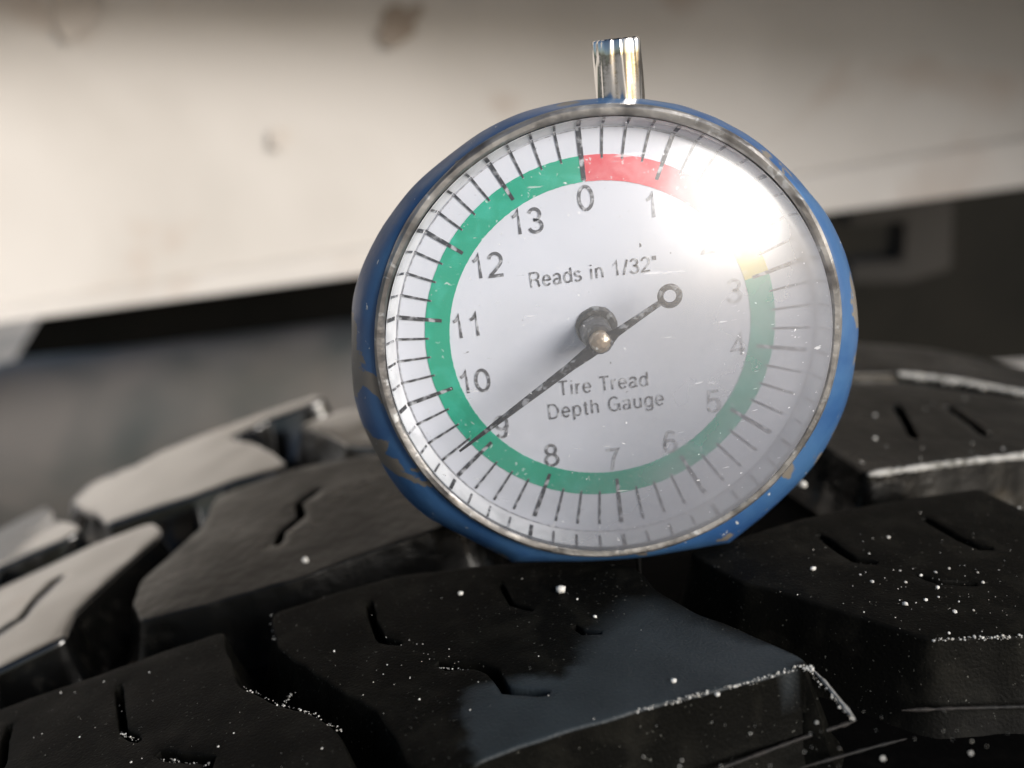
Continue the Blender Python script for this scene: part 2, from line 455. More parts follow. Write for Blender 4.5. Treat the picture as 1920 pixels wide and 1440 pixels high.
tread_block('E', E_, [([(115, 1080), (62, 1128), (38, 1162), (-20, 1195)], 1.2)], 'rubber_wet', tyre, 'shiny tread block at the left edge of the picture', edge=.8)
tread_block('F', F_, [], 'rubber_wet', tyre, 'shiny notched tread block on the far left shoulder', edge=.8)
tread_block('G', G_, [], 'rubber_wet', tyre, edge=.8)
tread_block('H', H_, [], 'rubber_wet', tyre, edge=.8)
tread_block('J', J_, [([(1680, 757), (1700, 790), (1716, 822)], 1.6), ([(1775, 760), (1830, 798), (1852, 818)], 1.6)], 'rubber_mid', tyre, 'blurred tread block behind the gauge on the right with a white dusted edge')
tread_block('L', L_, [], 'rubber_mid', tyre)


# rows beyond the picture's edges so the tread goes on
def plain_block(x0, y0, x1, y1, m):
    pts = [Vector((x0, y0)), Vector((x1, y0 + 4)), Vector((x1 + 5, y1)), Vector((x0 + 5, y1 - 4))]
    poly = resample(soften(pts, 1.2), 3)
    v, f = [], []
    for o_, z_ in ((-.5, 0), (0, -.5), (3, -9.5)):
        q = offset(poly, o_); v += [(p.x, p.y, surf(p.x, p.y) + z_) for p in q]
    n = len(poly); f.append(tuple(range(n)))
    for k in (0, 1):
        for i in range(n): f.append((k * n + i, (k + 1) * n + i, (k + 1) * n + (i + 1) % n, k * n + (i + 1) % n))
    autosmooth(obj('tread_block', v, f, m, tyre), 50)


for x0, y0, x1, y1 in ((-128, -22, -88, 6), (-150, 30, -110, 58), (88, 0, 125, 26), (104, 38, 140, 66), (-60, -60, -20, -42), (12, -62, 50, -46), (62, -50, 100, -20)):
    plain_block(x0, y0, x1, y1, 'rubber_mid')


# ledges moulded low on the block walls, and pale beads as painted edge light
def bead(name, pts, rad, m, parent, seg=7, wobble=.25, label=None):
    v, f = [], []
    P = []
    for a, b in zip(pts, pts[1:]):
        k = max(1, int((b - a).length / .45)); P += [a.lerp(b, j / k) for j in range(k)]
    P.append(pts[-1]); n = len(P)
    for i, p in enumerate(P):
        t = (P[min(i + 1, n - 1)] - P[max(i - 1, 0)]).normalized()
        a = t.cross(Vector((0, 0, 1))).normalized(); b = a.cross(t)
        r = rad * (1 + wobble * 2 * noise.noise(p * 1.7)) * min(1, .25 + i * .3, .25 + (n - 1 - i) * .3)
        for s in range(seg):
            q = p + (a * math.cos(2 * PI * s / seg) + b * math.sin(2 * PI * s / seg)) * r
            v.append(tuple(q))
    for i in range(n - 1):
        for s in range(seg): f.append((i * seg + s, i * seg + (s + 1) % seg, (i + 1) * seg + (s + 1) % seg, (i + 1) * seg + s))
    f.append(tuple(range(seg))[::-1]); f.append(tuple((n - 1) * seg + s for s in range(seg)))
    o = autosmooth(obj(name, v, f, m, parent), 70)
    if label: o['label'] = label
    return o


def path(px, off=0, dz=0):
    return [hit(x, y, off) + Vector((0, 0, dz)) for x, y in px]


bead('moulded_ledge', path([(1604, 1352), (1500, 1385), (1350, 1441), (1200, 1500)], -6), .22, 'ledge', tyre)
bead('moulded_ledge', path([(1690, 1332), (1800, 1328), (1920, 1325), (2050, 1330)], -6), .2, 'ledge', tyre)
bead('moulded_ledge', path([(1500, 1440), (1640, 1400), (1700, 1385)], -7), .16, 'ledge', tyre)
bead('moulded_ledge', path([(1400, 1105), (1500, 1150), (1640, 1215), (1720, 1245)], -6), .12, 'rubber_mid', tyre)
bead('moulded_ledge', path([(1380, 1118), (1480, 1165), (1600, 1218), (1700, 1262)], -7), .12, 'rubber_mid', tyre)
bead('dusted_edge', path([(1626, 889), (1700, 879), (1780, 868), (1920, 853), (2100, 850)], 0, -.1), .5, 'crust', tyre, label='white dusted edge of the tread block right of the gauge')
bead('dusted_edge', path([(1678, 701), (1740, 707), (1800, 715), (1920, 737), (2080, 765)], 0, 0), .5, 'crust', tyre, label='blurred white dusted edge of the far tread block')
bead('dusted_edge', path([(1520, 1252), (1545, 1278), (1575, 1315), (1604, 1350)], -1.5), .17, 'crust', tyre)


# ------------------------------------------------------------------ grit
def grain_mesh(r, c=(0, 0, 0), seed=0):
    bm = bmesh.new(); bmesh.ops.create_icosphere(bm, subdivisions=1, radius=r)
    rr = random.Random(seed)
    for v in bm.verts: v.co *= rr.uniform(.7, 1.25); v.co.z *= .8
    vs_ = [tuple(v.co + Vector(c)) for v in bm.verts]; fs = [tuple(v.index for v in f.verts) for f in bm.faces]
    bm.free(); return vs_, fs


BIG = [(1050, 1105, .60, 'largest white grain of grit on the tread block under the gauge'),
       (863, 1112, .34, 'small white grain of grit left of the largest one'),
       (1115, 1156, .24, 'tiny white grain of grit beside the short sipe below the gauge'),
       (1524, 1066, .34, 'white grain of grit between the two slanted sipes right of the gauge'),
       (1345, 1302, .30, 'white grain of grit below the bluish damp edge of the front block'),
       (1263, 1276, .27, 'white grain of grit on the bluish damp film of the front block'),
       (572, 1050, .5, 'blurred tan grain of grit on the semi gloss block left of the gauge'),
       (1758, 1101, .30, 'white grain of grit in front of the lowest sipe of the right block'),
       (1697, 1132, .30, 'white grain of grit near the front edge of the right block'),
       (1505, 908, .75, 'blurred pale chip in the groove beside the right of the gauge')]
for i, (x, y, r, lab) in enumerate(BIG):
    p = hit(x, y, r * .5)
    v, f = grain_mesh(r, seed=i)
    tag(obj('grit_grain', v, f, 'grit', None, True, tuple(p)), lab, 'grit', 'white grit grains lying on the tyre')
GV, GF = [], []


def add_grain(p, r):
    v, f = grain_mesh(r, tuple(p), rnd.random()); n0 = len(GV); GV.extend(v); GF.extend(tuple(n0 + i for i in g) for g in f)


def scatter(n, x0, y0, x1, y1, key, rmin, rmax):
    k = 0; tries = 0
    while k < n and tries < n * 12:
        tries += 1
        p = hit(rnd.uniform(x0, x1), rnd.uniform(y0, y1))
        if key and not inside(BLOCKS[key], p.xy): continue
        r = rmin + (rmax - rmin) * rnd.random() ** 4
        add_grain(p + Vector((0, 0, r * .3)), r); k += 1


scatter(42, 1450, 950, 1920, 1195, 'C', .04, .22)
scatter(45, 1600, 1060, 1920, 1190, 'C', .04, .26)
scatter(18, 700, 1190, 860, 1280, 'B', .04, .16)
scatter(36, 520, 1080, 1500, 1380, 'B', .03, .13)
scatter(40, 20, 1200, 640, 1440, 'A', .03, .15)
scatter(14, 1560, 740, 1910, 870, 'J', .12, .55)
scatter(30, 1200, 1330, 1900, 1440, None, .04, .2)


def rim_grains(px, n, off, r0_, r1_, spread):
    pl = path(px, off)
    for _ in range(n):
        k = rnd.randrange(len(pl) - 1); p = pl[k].lerp(pl[k + 1], rnd.random())
        add_grain(p + Vector((rnd.gauss(0, spread), rnd.gauss(0, spread), rnd.gauss(0, spread * .6))), (r0_ + (r1_ - r0_) * rnd.random() ** 2.5) * .78)


rim_grains([(1190, 1334), (1290, 1308), (1380, 1286), (1500, 1250), (1524, 1254)], 170, .12, .04, .22, .14)
rim_grains([(1510, 1246), (1540, 1285), (1602, 1352)], 40, -1, .04, .2, .10)
rim_grains([(1745, 1199), (1840, 1196), (1925, 1193)], 70, .12, .05, .22, .14)
rim_grains([(447, 1285), (520, 1320), (580, 1335), (640, 1370)], 70, -.5, .03, .15, .13)
rim_grains([(530, 1322), (548, 1300), (575, 1278)], 26, -3, .05, .16, .1)
rim_grains([(508, 1152), (516, 1205)], 14, -.4, .05, .16, .1)
rim_grains([(225, 1374), (262, 1390)], 26, -.2, .04, .13, .08)
rim_grains([(296, 1424), (392, 1434)], 30, -.2, .04, .12, .08)
rim_grains([(820, 1252), (880, 1256)], 20, -.2, .04, .10, .06)
rim_grains([(1680, 701), (1920, 737)], 30, 0, .2, .6, .4)
tag(obj('fine_grit', GV, GF, 'grit', None, False), 'fine white grit sprinkled over the tread blocks and their edges', 'grit', kind='stuff')

# ------------------------------------------------------------------ the gauge (local: x right, z up, -y to the viewer; origin at the base)
gauge = thing('tread_depth_gauge', 'round blue dial tread depth gauge with white face standing upright on the tyre', 'gauge', (0, 0, 0))


def G(x, h, z):                      # dial coordinates -> gauge coordinates, h = height in front of the dial
    return (x, -h, z + ZC)


def gpt(px, py, h):
    d = ray(px, py); P = CAM + d * ((-h - CAM.y) / d.y); return Vector((P.x, P.z - ZC))


HC = Vector((1.0, -1.85))           # centre of rings
DC = Vector((.4, -.85))              # centre of the printed bands


def lathe(name, prof, c, m, parent, seg=160, close=False, wob=0):
    v, f = [], []
    n = len(prof)
    for i in range(seg):
        a = 2 * PI * i / seg
        for k, (r, h) in enumerate(prof):
            rr = r + wob * noise.noise(Vector((math.cos(a) * 4, math.sin(a) * 4, k * .6)))
            v.append(G(c.x + rr * math.cos(a), h, c.y + rr * math.sin(a)))
    for i in range(seg):
        j = (i + 1) % seg
        for k in range(n - 1 if not close else n):
            k2 = (k + 1) % n
            f.append((i * n + k, j * n + k, j * n + k2, i * n + k2))
    o = obj(name, v, f, m, parent)
    bm = bmesh.new(); bm.from_mesh(o.data); bmesh.ops.remove_doubles(bm, verts=bm.verts, dist=1e-7); bm.to_mesh(o.data); bm.free()
    return autosmooth(o, 32)


# housing outline, read at the widest rim
hp = [(659, 620), (662, 560), (677, 505), (700, 455), (726, 412), (775, 350), (840, 294), (907, 246), (985, 210), (1070, 190), (1150, 184), (1230, 189), (1300, 204), (1380, 240), (1450, 290), (1518, 360), (1565, 430), (1595, 510), (1608, 590), (1605, 660), (1587, 753), (1550, 833), (1507, 893), (1430, 967), (1367, 1017), (1307, 1027), (1200, 1040), (1050, 1050), (960, 1054), (927, 1034), (807, 973), (740, 908), (690, 820), (663, 737)]
hout = [gpt(x, y, -3) for x, y in hp]
if area(hout) < 0: hout.reverse()
# smooth with Catmull-Rom except at the flat foot
hs = []
n = len(hout)
for i in range(n):
    p0, p1, p2, p3 = hout[i - 1], hout[i], hout[(i + 1) % n], hout[(i + 2) % n]
    low = p1.y < -25.5 or p2.y < -25.5
    for k in range(6):
        t = k / 6
        hs.append(p1.lerp(p2, t) if low else .5 * ((2 * p1) + (p2 - p0) * t + (2 * p0 - 5 * p1 + 4 * p2 - p3) * t * t + (3 * p1 - p0 - 3 * p2 + p3) * t ** 3))
v, f = [], []
ns = len(hs)


def circ(r, p):                       # point on the ring of radius r in the direction of p
    return HC + (p - HC).normalized() * r


layers = []
for tt, h in ((0, 1.25), (.12, 1.25), (.35, .8), (.62, -.2), (.85, -1.7), (.97, -2.6), (1.0, -3.1), (1.0, -4.2), (.98, -8), (.95, -11), (.9, -12.2), (.8, -12.6)):
    layers.append([circ(23.9, p).lerp(p, tt) if h > -5 else HC + (p - HC) * tt for p in hs]); hh = h
    i0 = len(v)
    for p in layers[-1]:
        q = noise.noise(Vector((p.x * .3, p.y * .3, h))) * .07
        v.append(G(p.x + q, h, p.y + q))
    if i0:
        for i in range(ns): f.append((i0 - ns + i, i0 - ns + (i + 1) % ns, i0 + (i + 1) % ns, i0 + i))
f.append(tuple(range(len(v) - ns, len(v))))
autosmooth(obj('housing', v, f, 'blue', gauge), 50)

lathe('bezel_ring', [(24.1, .2), (24.15, 1.6), (24.0, 2.1), (23.75, 2.3), (23.3, 2.25), (23.05, 2.05), (22.95, 1.6), (22.9, -1.0)], HC, 'ring', gauge, 220, wob=.12)
lathe('dial_rim', [(22.92, 1.9), (22.6, 1.2), (21.95, -.2), (21.7, -.4)], HC, 'wall_white', gauge)
# the dial itself
v = [G(HC.x, 0, HC.y)] + [G(HC.x + 21.95 * math.cos(2 * PI * i / 160), 0, HC.y + 21.95 * math.sin(2 * PI * i / 160)) for i in range(160)]
o = obj('dial_face', v + [(x, y + .8, z) for x, y, z in v], [(0, 1 + (i + 1) % 160, 1 + i) for i in range(160)] + [(161, 162 + i, 162 + (i + 1) % 160) for i in range(160)] + [(1 + i, 1 + (i + 1) % 160, 162 + (i + 1) % 160, 162 + i) for i in range(160)], 'dial', gauge)
autosmooth(o)
lathe('dial_edge_line', [(21.82, .06), (21.93, .06)], HC, 'ink_vfaint', gauge)


def band(name, a0, a1, m):
    """angles in degrees clockwise from the zero mark"""
    v, f = [], []; k = max(3, int(abs(a1 - a0)))
    for i in range(k + 1):
        a = math.radians(a0 + (a1 - a0) * i / k)
        w1 = .05 * noise.noise(Vector((i * .6, 0, 0))); w2 = .05 * noise.noise(Vector((i * .6, 9, 0)))
        for r, h in ((15.75 + w1, .0), (15.75 + w1, .07), (18.3 + w2, .07), (18.3 + w2, .0)):
            v.append(G(DC.x + r * math.sin(a), h, DC.y + r * math.cos(a)))
    for i in range(k):
        for q in range(3): f.append((i * 4 + q, i * 4 + q + 1, i * 4 + q + 5, i * 4 + q + 4))
    obj(name, v, f, m, gauge, False)


Z0 = 2.0   # the zero mark leans this much anticlockwise... degrees
UNIT = 360 / 14
band('red_band', -Z0 + .6, UNIT * 2 - Z0, 'red')
band('yellow_band', UNIT * 2 - Z0, UNIT * 3 - Z0, 'yellow')
band('green_band', UNIT * 3 - Z0, 360 - Z0 - .4, 'green')

# scale marks: minor and major, each a raised printed strip
def tick_mesh(name, r0_, r1_, w0, w1):
    me = bpy.data.meshes.new(name)
    pts = []
    for h in (0, .11):
        pts += [(-w0 / 2, -h, r0_), (w0 / 2, -h, r0_), (w1 / 2, -h, r1_), (-w1 / 2, -h, r1_)]
    me.from_pydata([tuple(c * S for c in p) for p in pts], [], [(4, 5, 6, 7), (0, 1, 5, 4), (1, 2, 6, 5), (2, 3, 7, 6), (3, 0, 4, 7)])
    me.materials.append(M['ink']); return me


minor = tick_mesh('scale_mark', 17.9, 21.9, .20, .26)
major = tick_mesh('scale_mark', 16.6, 21.9, .36, .44)
zero = tick_mesh('scale_mark', 15.9, 21.9, .46, .52)
TC = DC.lerp(HC, .45)
for i in range(56):
    me = zero if i == 0 else (major if i % 4 == 0 else minor)
    t = bpy.data.objects.new('scale_mark', me); COL.objects.link(t); t.parent = gauge
    t.location = Vector(G(DC.x, 0.0, DC.y)) * S
    t.rotation_euler = (0, math.radians(i * 360 / 56 - Z0), 0)
# their reflections in the crystal wall, drawn as ink on the white rim
def tick_reflection(i):
    a = math.radians(i * 360 / 56 - Z0); wv = .26 if i % 4 else .42
    d = Vector((math.sin(a), math.cos(a))); q = Vector((d.y, -d.x))
    # start from the dial centre towards the rim
    v = []
    for r, h in ((22.25, .35), (22.85, 1.75)):
        c = HC + ((DC + d * 22) - HC).normalized() * (r - .05)
        for s in (-1, 1): v.append(G((c + q * s * wv / 2).x, h + .05, (c + q * s * wv / 2).y))
    v += [(x, y - .08, z) for x, y, z in v]
    obj('rim_mark', v, [(4, 5, 7, 6), (0, 1, 5, 4), (2, 3, 7, 6), (0, 2, 6, 4), (1, 3, 7, 5)], 'ink' if i % 2 == 0 else 'ink_faint', gauge, False)


for i in range(56): tick_reflection(i)


# lettering: every character is drawn as round-ended strokes in a plain sans
def arc(cx, cy, rx, ry, a0, a1, k=14):
    return [(cx + rx * math.cos(math.radians(a0 + (a1 - a0) * i / k)), cy + ry * math.sin(math.radians(a0 + (a1 - a0) * i / k))) for i in range(k + 1)]


GL = {   # width, strokes; capital height 1
    '0': (.62, [arc(.31, .5, .27, .46, 0, 360, 28)]),
    '1': (.62, [[(.12, .74), (.22, .78), (.33, .90), (.36, .98), (.36, .02)]]),
    '2': (.62, [arc(.31, .69, .25, .27, 165, -35, 14) + [(.34, .33), (.08, .10), (.05, .04), (.58, .04)]]),
    '3': (.62, [arc(.30, .74, .22, .22, 160, -80, 12) + [(.24, .52)] + arc(.30, .27, .26, .24, 88, -165, 14)]),
    '4': (.62, [[(.60, .26), (.04, .26), (.44, .96), (.44, .02)]]),
    '5': (.62, [[(.54, .95), (.14, .95), (.08, .48)] + arc(.30, .32, .27, .28, 130, -160, 16)]),
    '6': (.62, [arc(.33, .66, .24, .30, 35, 120, 6) + [(.07, .50)] + arc(.32, .31, .25, .27, 180, 540, 24)]),
    '7': (.62, [[(.06, .95), (.57, .95), (.36, .56), (.24, .02)]]),
    '8': (.62, [arc(.31, .74, .21, .22, 0, 360, 22), arc(.31, .27, .26, .25, 0, 360, 24)]),
    '9': (.62, [arc(.30, .68, .25, .28, 0, 360, 24), arc(.29, .34, .26, .30, -145, -60, 6) + [(.55, .52), (.55, .68)]]),
    'R': (.74, [[(.09, .02), (.09, .97), (.42, .97)] + arc(.42, .74, .22, .23, 90, -90, 10) + [(.09, .51)], [(.42, .51), (.56, .38), (.60, .06), (.65, .02)]]),
    'T': (.64, [[(.02, .96), (.62, .96)], [(.32, .96), (.32, .02)]]),
    'D': (.76, [[(.09, .03), (.09, .97), (.34, .97)] + arc(.34, .5, .34, .47, 90, -90, 16) + [(.09, .03)]]),
    'G': (.80, [arc(.40, .5, .34, .47, 45, 330, 24) + [(.72, .46), (.42, .46)], [(.72, .46), (.74, .03)]]),
    'e': (.58, [[(.06, .37), (.52, .37)] + arc(.29, .36, .23, .33, 0, 320, 20)]),
    'a': (.57, [arc(.27, .53, .20, .17, 165, 0, 8) + [(.47, .10), (.54, .04)], arc(.25, .20, .19, .17, 60, 360, 14)]),
    'd': (.58, [arc(.29, .36, .23, .33, 0, 360, 20), [(.52, .98), (.52, .03)]]),
    's': (.52, [arc(.26, .53, .18, .15, 20, 250, 10) + arc(.26, .19, .20, .16, 80, -160, 10)]),
    'i': (.24, [[(.12, .70), (.12, .03)], [(.12, .90), (.12, .97)]]),
    'n': (.57, [[(.08, .70), (.08, .03)], [(.08, .45)] + arc(.28, .47, .20, .22, 170, 0, 10) + [(.48, .03)]]),
    'h': (.57, [[(.08, .98), (.08, .03)], [(.08, .45)] + arc(.28, .47, .20, .22, 170, 0, 10) + [(.48, .03)]]),
    'u': (.57, [[(.08, .70), (.08, .26)] + arc(.28, .25, .20, .22, 180, 360, 10) + [(.48, .70), (.48, .03)]]),
    'r': (.35, [[(.08, .70), (.08, .03)], [(.08, .45), (.16, .62), (.32, .68)]]),
    'p': (.58, [arc(.30, .36, .23, .33, 0, 360, 20), [(.07, .70), (.07, -.25)]]),
    'g': (.58, [arc(.29, .36, .23, .33, 0, 360, 20), [(.52, .70), (.52, -.05)] + arc(.29, -.04, .23, .20, 0, -150, 8)]),
    't': (.32, [[(.15, .88), (.15, .12), (.20, .04), (.29, .04)], [(.02, .68), (.29, .68)]]),
    '/': (.34, [[(.02, .0), (.32, .98)]]),
    '"': (.32, [[(.09, .98), (.09, .70)], [(.24, .98), (.24, .70)]]),
    ' ': (.30, []),
}


def text(s, px, py, size, m, name='numeral', rot=-1.5, label=None, wt=.11, space=.09):
    """size = capital height in mm; a raised film of ink .05 mm thick"""
    polys = []; x = 0
    for ch in s:
        wd, st = GL[ch]
        for pl in st: polys.append([Vector((x + a, b)) for a, b in pl])
        x += wd + space
    x -= space
    v, f = [], []
    for lv, pl in enumerate(polys):
        n_ = len(pl); i0 = len(v); hh = .05 + .004 * (lv % 5)
        closed = (pl[0] - pl[-1]).length < 1e-4
        for i in range(n_):
            a = pl[max(i - 1, 0)] if not (closed and i == 0) else pl[-2]
            b = pl[min(i + 1, n_ - 1)] if not (closed and i == n_ - 1) else pl[1]
            t1 = (pl[i] - a); t2 = (b - pl[i])
            t1 = t1.normalized() if t1.length > 1e-6 else t2.normalized(); t2 = t2.normalized() if t2.length > 1e-6 else t1
            t = (t1 + t2).normalized() if (t1 + t2).length > .2 else t1
            q = Vector((-t.y, t.x)) * (wt / 2 / max(.55, t.dot(t1)))
            e = 0
            for sg in (1, -1):
                c = (pl[i] + q * sg - Vector((x / 2, .5))) * size
                v.append((c.x, -hh, c.y))
            for sg in (1, -1):
                c = (pl[i] + q * sg - Vector((x / 2, .5))) * size
                v.append((c.x, 0, c.y))
        for i in range(n_ - 1):
            k = i0 + i * 4
            f += [(k, k + 4, k + 5, k + 1), (k, k + 2, k + 6, k + 4), (k + 1, k + 5, k + 7, k + 3)]
        f += [(i0, i0 + 1, i0 + 3, i0 + 2), (i0 + 4 * n_ - 4, i0 + 4 * n_ - 2, i0 + 4 * n_ - 1, i0 + 4 * n_ - 3)]
    c = gpt(px, py, 0)
    o = obj(name, v, f, m, gauge, False, G(c.x, .02, c.y))
    o.rotation_euler = (0, math.radians(rot), 0)
    o['label'] = label or 'printed "%s"' % s
    return o


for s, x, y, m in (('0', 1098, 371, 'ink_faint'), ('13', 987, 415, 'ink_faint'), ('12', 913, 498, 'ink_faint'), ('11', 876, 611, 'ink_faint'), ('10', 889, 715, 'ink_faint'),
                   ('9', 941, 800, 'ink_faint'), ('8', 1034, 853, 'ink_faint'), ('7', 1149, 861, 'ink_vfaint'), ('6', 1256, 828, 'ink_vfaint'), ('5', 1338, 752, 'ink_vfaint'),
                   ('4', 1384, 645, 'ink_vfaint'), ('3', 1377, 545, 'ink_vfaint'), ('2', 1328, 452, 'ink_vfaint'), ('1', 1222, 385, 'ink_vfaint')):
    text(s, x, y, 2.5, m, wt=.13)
text('Reads in 1/32"', 1112, 509, 1.55, 'ink_faint', 'lettering', rot=-2.0, wt=.12, space=.12)
text('Tire Tread', 1131, 719, 1.62, 'ink_faint', 'lettering', rot=-.5, wt=.12, space=.12)
text('Depth Gauge', 1136, 759, 1.62, 'ink_faint', 'lettering', rot=-1.2, wt=.12, space=.15)

# hub, pin, needle
HUB = gpt(1120, 613, .5)
PIN = gpt(1127, 645, 6)
NH = 4.9
lathe('hub_washer', [(0, .55), (1.9, .55), (2.15, .35), (2.2, 0)], gpt(1119, 614, .3), 'hub', gauge, 40, wob=.1)
lathe('hub', [(0, 4.6), (1.35, 4.6), (1.55, 4.3), (1.6, .4)], PIN, 'hub', gauge, 40, wob=.12)
lathe('centre_pin', [(0, 6.15), (.55, 6.1), (.95, 5.8), (1.05, 5.3), (1.05, 4.5)], PIN, 'brass', gauge, 32, wob=.1)
tip = gpt(862, 846, NH); tail = gpt(1256, 555, NH); piv = gpt(1127, 644, NH)
dv = (tip - piv).normalized(); q = Vector((-dv.y, dv.x)); tdv = (tail - piv).normalized()
outline = []
stations = [(0, 1.6), (.09, 1.2), (.2, .88), (.45, .72), (.75, .52), (1.0, .24)]
tlen = (tail - piv).length - 1.0; nlen = (tip - piv).length
cen = [(-tlen, .55), (-tlen * .6, .66), (-tlen * .25, .8), (-1.0, 1.3)] + [(nlen * s_, w_) for s_, w_ in stations[1:]]
v, f = [], []
for s_, w_ in cen:
    c = piv + (dv if s_ >= 0 else tdv) * abs(s_)
    for (e, h) in ((-1, 0), (-.6, .18), (.6, .18), (1, 0), (.6, -.12), (-.6, -.12)):
        p = c + q * e * w_ / 2 * 1.1; v.append(G(p.x, NH + h, p.y))
for i in range(len(cen) - 1):
    for k in range(6): f.append((i * 6 + k, i * 6 + (k + 1) % 6, i * 6 + 6 + (k + 1) % 6, i * 6 + 6 + k))
f.append((0, 1, 2, 3, 4, 5)); f.append(tuple(range(len(v) - 6, len(v)))[::-1])
needle = autosmooth(obj('needle', v, f, 'needle', gauge), 30)
v, f = [], []
for i in range(40):
    a = 2 * PI * i / 40
    for (r, h) in ((.62, 0), (.75, .2), (1.1, .2), (1.25, 0), (1.1, -.12), (.75, -.12)):
        v.append(G(tail.x + r * math.cos(a), NH + h, tail.y + r * math.sin(a)))
for i in range(40):
    for k in range(6): f.append((i * 6 + k, ((i + 1) % 40) * 6 + k, ((i + 1) % 40) * 6 + (k + 1) % 6, i * 6 + (k + 1) % 6))
autosmooth(obj('tail_ring', v, f, 'needle', needle), 30)

# the clear domed crystal
prof = [(22.88, 1.4), (22.85, 2.5), (22.7, 3.1), (22.4, 3.55)]
a_, hgt = 22.4, 5.2; RR = (a_ * a_ + hgt * hgt) / (2 * hgt)
for k in range(1, 25):
    r = a_ * (1 - k / 24); prof.append((r, 3.55 + hgt - (RR - math.sqrt(RR * RR - r * r))))
lathe('crystal', prof, HC, 'crystal', gauge, 160)

# stem on top and the probe below
def rod(name, cx, cy, r, z0, z1, m, parent, seg=48, bevel=.35, wob=0.0, collar=False):
    v, f = [], []
    pr = [(r, z0)] + [(r, z0 + (z1 - bevel - z0) * k_ / 8) for k_ in range(1, 8)] + [(r, z1 - bevel), (r - bevel * .3, z1 - bevel * .3), (r - bevel, z1), (r - bevel - .25, z1 - .12)]
    for i in range(seg):
        a = 2 * PI * i / seg
        for k, (rr, z) in enumerate(pr):
            rr2 = rr * (1 + wob * noise.noise(Vector((math.cos(a) * 4.5, math.sin(a) * 4.5, z * .12))))
            v.append((cx + rr2 * math.cos(a), cy + rr2 * math.sin(a), z))
    n_ = len(pr)
    for i in range(seg):
        for k in range(n_ - 1): f.append((i * n_ + k, ((i + 1) % seg) * n_ + k, ((i + 1) % seg) * n_ + k + 1, i * n_ + k + 1))
    f.append(tuple(i * n_ for i in range(seg))[::-1])
    o = autosmooth(obj(name, v, f, m, parent), 40)
    e = obj(name + '_end', [(cx + (r - bevel - .25) * math.cos(2 * PI * i / seg), cy + (r - bevel - .25) * math.sin(2 * PI * i / seg), z1 - .12) for i in range(seg)], [tuple(range(seg))], 'chrome_end', o, False)
    return o


sL, sR = gpt(1114, 130, -5), gpt(1203, 130, -5); sT = gpt(1158, 76, -5)
rod('stem', (sL.x + sR.x) / 2, 5, (sR.x - sL.x) / 2, ZC + 18, ZC + sT.y + .2, 'chrome', gauge, wob=.13, seg=96)
pb = gpt(1199, 1060, -3)
rod('probe', pb.x, 3.2, .35, -9.0, 4, 'chrome', gauge, seg=16, bevel=.08)

# ------------------------------------------------------------------ vehicle behind, out of focus
car = thing('vehicle_body', 'blurred beige painted vehicle body above and behind the tyre', 'vehicle', (0, 300, 0))


def at_y(px, py, y):
    d = ray(px, py); return CAM + d * ((y - CAM.y) / d.y)


def plane_through(p1, p2):
    return ray(*p1).cross(ray(*p2))


def z_on(nrm, x, y):
    return CAM.z - (nrm.x * (x - CAM.x) + nrm.y * (y - CAM.y)) / nrm.z


nb = plane_through((0, 607), (1920, 352)); nc = plane_through((0, 578), (1920, 262))
xs = [-420 + 15 * i for i in range(57)]
def py_(x): return 300 - 60 * ((x + 40) / 400) ** 2 * (2.6 if x > -40 else 1.2)
rows = []
for x in xs:
    y = py_(x); zb = z_on(nb, x, y); zc = z_on(nc, x, y)
    col_ = [(y + 12, zb + 1.5), (y + 3, zb - .4), (y - .5, zb + .6), (y + 1, zb + (zc - zb) * .5), (y + 3, zc - .8), (y + 6.5, zc + .5)]
    for k in range(1, 15):
        s_ = k / 14
        col_.append((y + 6.5 + 30 * s_ - 90 * s_ ** 2, zc + 210 * s_))
    rows.append(col_)
v = [(x, a - 300, b) for x, c in zip(xs, rows) for a, b in c]; nr = len(rows[0])
f = [(i * nr + k, (i + 1) * nr + k, (i + 1) * nr + k + 1, i * nr + k + 1) for i in range(len(xs) - 1) for k in range(nr - 1)]
side = autosmooth(obj('side_panel', v, f, 'panel', car), 40)
sm = side.modifiers.new('thickness', 'SOLIDIFY'); sm.thickness = -.0012
def stain(name, px, py, r, m, seed):
    c = at_y(px, py, 297); v = [(0, 0, 0)]
    best = min(side.data.vertices, key=lambda q: (q.co.x / S - c.x) ** 2 + (q.co.z / S - c.z) ** 2)
    for i in range(28):
        a = 2 * PI * i / 28; q = r * (1 + .6 * noise.noise(Vector((math.cos(a) * 1.5, math.sin(a) * 1.5, seed))))
        v.append((q * math.cos(a) * 1.3, 0, q * math.sin(a)))
    v = [(c.x + a, best.co.y / S - 3, c.z + b + a * .3) for a, _, b in v]
    n_ = len(v); v += [(a, b + 1.0, d_) for a, b, d_ in v]
    f = [(0, 1 + i, 1 + (i + 1) % 28) for i in range(28)] + [(1 + i, n_ + 1 + i, n_ + 1 + (i + 1) % 28, 1 + (i + 1) % 28) for i in range(28)]
    return autosmooth(obj(name, v, f, m, car))


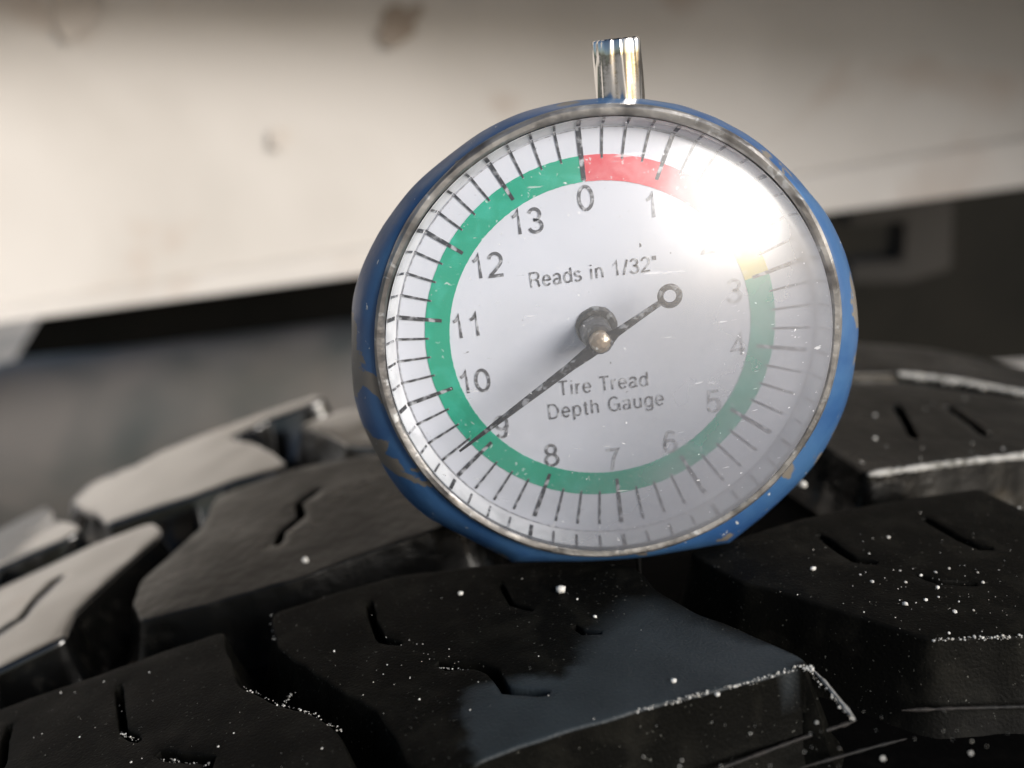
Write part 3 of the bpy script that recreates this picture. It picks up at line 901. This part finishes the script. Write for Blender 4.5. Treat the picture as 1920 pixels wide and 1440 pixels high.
stain('mud_spot', 745, 48, 6.5, 'mud', 2)
stain('mud_spot', 515, 262, 3.5, 'mud_pale', 5)
stain('mud_spot', 150, 20, 8, 'mud_pale', 8)
v = []; f = []  # unseen overhang added above the panel to shade its top
mz = at_y(960, -30, 300).z
mp_ = [(30, -4), (-10, -6), (-48, -2), (-54, 6), (-46, 16), (-10, 26), (30, 30)]
for x in xs:
    y = py_(x); e_ = z_on(plane_through((0, -48), (1920, -46)), x, y)
    for (dy, dz) in mp_: v.append((x, y - 300 + dy, e_ + dz))
for i in range(len(xs) - 1):
    for k in range(6): f.append((i * 7 + k, (i + 1) * 7 + k, (i + 1) * 7 + k + 1, i * 7 + k + 1))
autosmooth(obj('body_moulding', v, f, 'panel', car), 40)
# black arch liner over the tyre and dark inner wall beyond
v = []; f = []
prof = [(278, 262), (230, 300), (170, 330), (110, 345), (60, 350)]
xr = [-420 + 60 * i for i in range(15)]
for x in xr:
    for (y, z) in prof: v.append((x, y - 300 - 20 * (abs(x - 60) / 400) ** 2, z + .12 * -abs(x) * 0 - (50 if x > 0 else 0) * min(1, x / 120)))  # unseen liner lowered on the right to darken reflections in the tread
for i in range(len(xr) - 1):
    for k in range(len(prof) - 1): f.append((i * 5 + k, (i + 1) * 5 + k, (i + 1) * 5 + k + 1, i * 5 + k + 1))
al = autosmooth(obj('arch_liner', v, f, 'liner', car), 50); sm = al.modifiers.new('thickness', 'SOLIDIFY'); sm.thickness = .003
v = []; f = []
for i in range(12):
    t = i / 11; x = -280 + 802 * t; y = 180 + 30 * math.sin(t * PI)
    for z in (-160, -40, 60): v.append((x + .87 * (z + 55) * max(0, 1 - i / 3), y, z))
for i in range(11):
    for k in range(2): f.append((i * 3 + k, (i + 1) * 3 + k, (i + 1) * 3 + k + 1, i * 3 + k + 1))
iw = autosmooth(obj('inner_wall', v, f, 'liner', car), 50); sm = iw.modifiers.new('thickness', 'SOLIDIFY'); sm.thickness = .003


def box_poly(name, pix, y, dep, m, parent, org=(0, 0, 0)):
    pts = [at_y(a, b, y) - Vector(org) for a, b in pix]; n_ = len(pts)
    v = [tuple(p) for p in pts] + [tuple(p + Vector((0, dep, 0))) for p in pts]
    f = [tuple(range(n_)), tuple(range(2 * n_ - 1, n_ - 1, -1))] + [(i, (i + 1) % n_, n_ + (i + 1) % n_, n_ + i) for i in range(n_)]
    o = obj(name, v, f, m, parent, False)
    bm = bmesh.new(); bm.from_mesh(o.data); bmesh.ops.recalc_face_normals(bm, faces=bm.faces)
    bmesh.ops.bevel(bm, geom=list(bm.edges), offset=1.2 * S, segments=2, affect='EDGES'); bm.to_mesh(o.data); bm.free()
    return o


box_poly('bracket', [(1590, 395), (1790, 370), (1785, 505), (1700, 530), (1590, 532), (1590, 495), (1690, 488), (1695, 415), (1590, 425)], 330, 18, 'bracket', car, (0, 300, 0))

# rounded grey part below the body, left of the gauge
pipe = thing('rounded_pipe', 'blurred dark grey rounded pipe under the beige vehicle body left of the gauge', 'pipe', tuple(at_y(450, 700, 385)))
org = at_y(450, 700, 385)
a, b = at_y(40, 850, 385), at_y(1250, 700, 385)
ax = (b - a).normalized(); e1 = Vector((0, -1, 0)); e2 = ax.cross(e1).normalized()
if e2.z < 0: e2 = -e2
v, f = [], []
seg = 40; st = []
for k in range(5): t = k / 4 * PI / 2; st.append((-24 * math.cos(t), 48 * math.sin(t) + .4))
st += [(s_, 48.3 + .8 * math.sin(s_ * .1)) for s_ in (15, 60, 120, 180, 240, 300)]
for s_, r in st:
    for i in range(seg):
        t = 2 * PI * i / seg; p = a + ax * s_ + (e1 * math.cos(t) + e2 * math.sin(t)) * r - org; v.append(tuple(p))
for k in range(len(st) - 1):
    for i in range(seg): f.append((k * seg + i, k * seg + (i + 1) % seg, (k + 1) * seg + (i + 1) % seg, (k + 1) * seg + i))
f.append(tuple(range(seg))); f.append(tuple(range(len(v) - seg, len(v))))
autosmooth(obj('pipe_shell', v, f, 'pipe', pipe), 50)
# ground
g = 20000
gr = obj('ground', [(-g, -g, -420), (g, -g, -420), (g, g, -420), (-g, g, -420)], [(0, 1, 2, 3)], 'ground', None, False)
tag(gr, 'pale grey concrete ground seen blurred beyond the tyre', None, kind='structure')
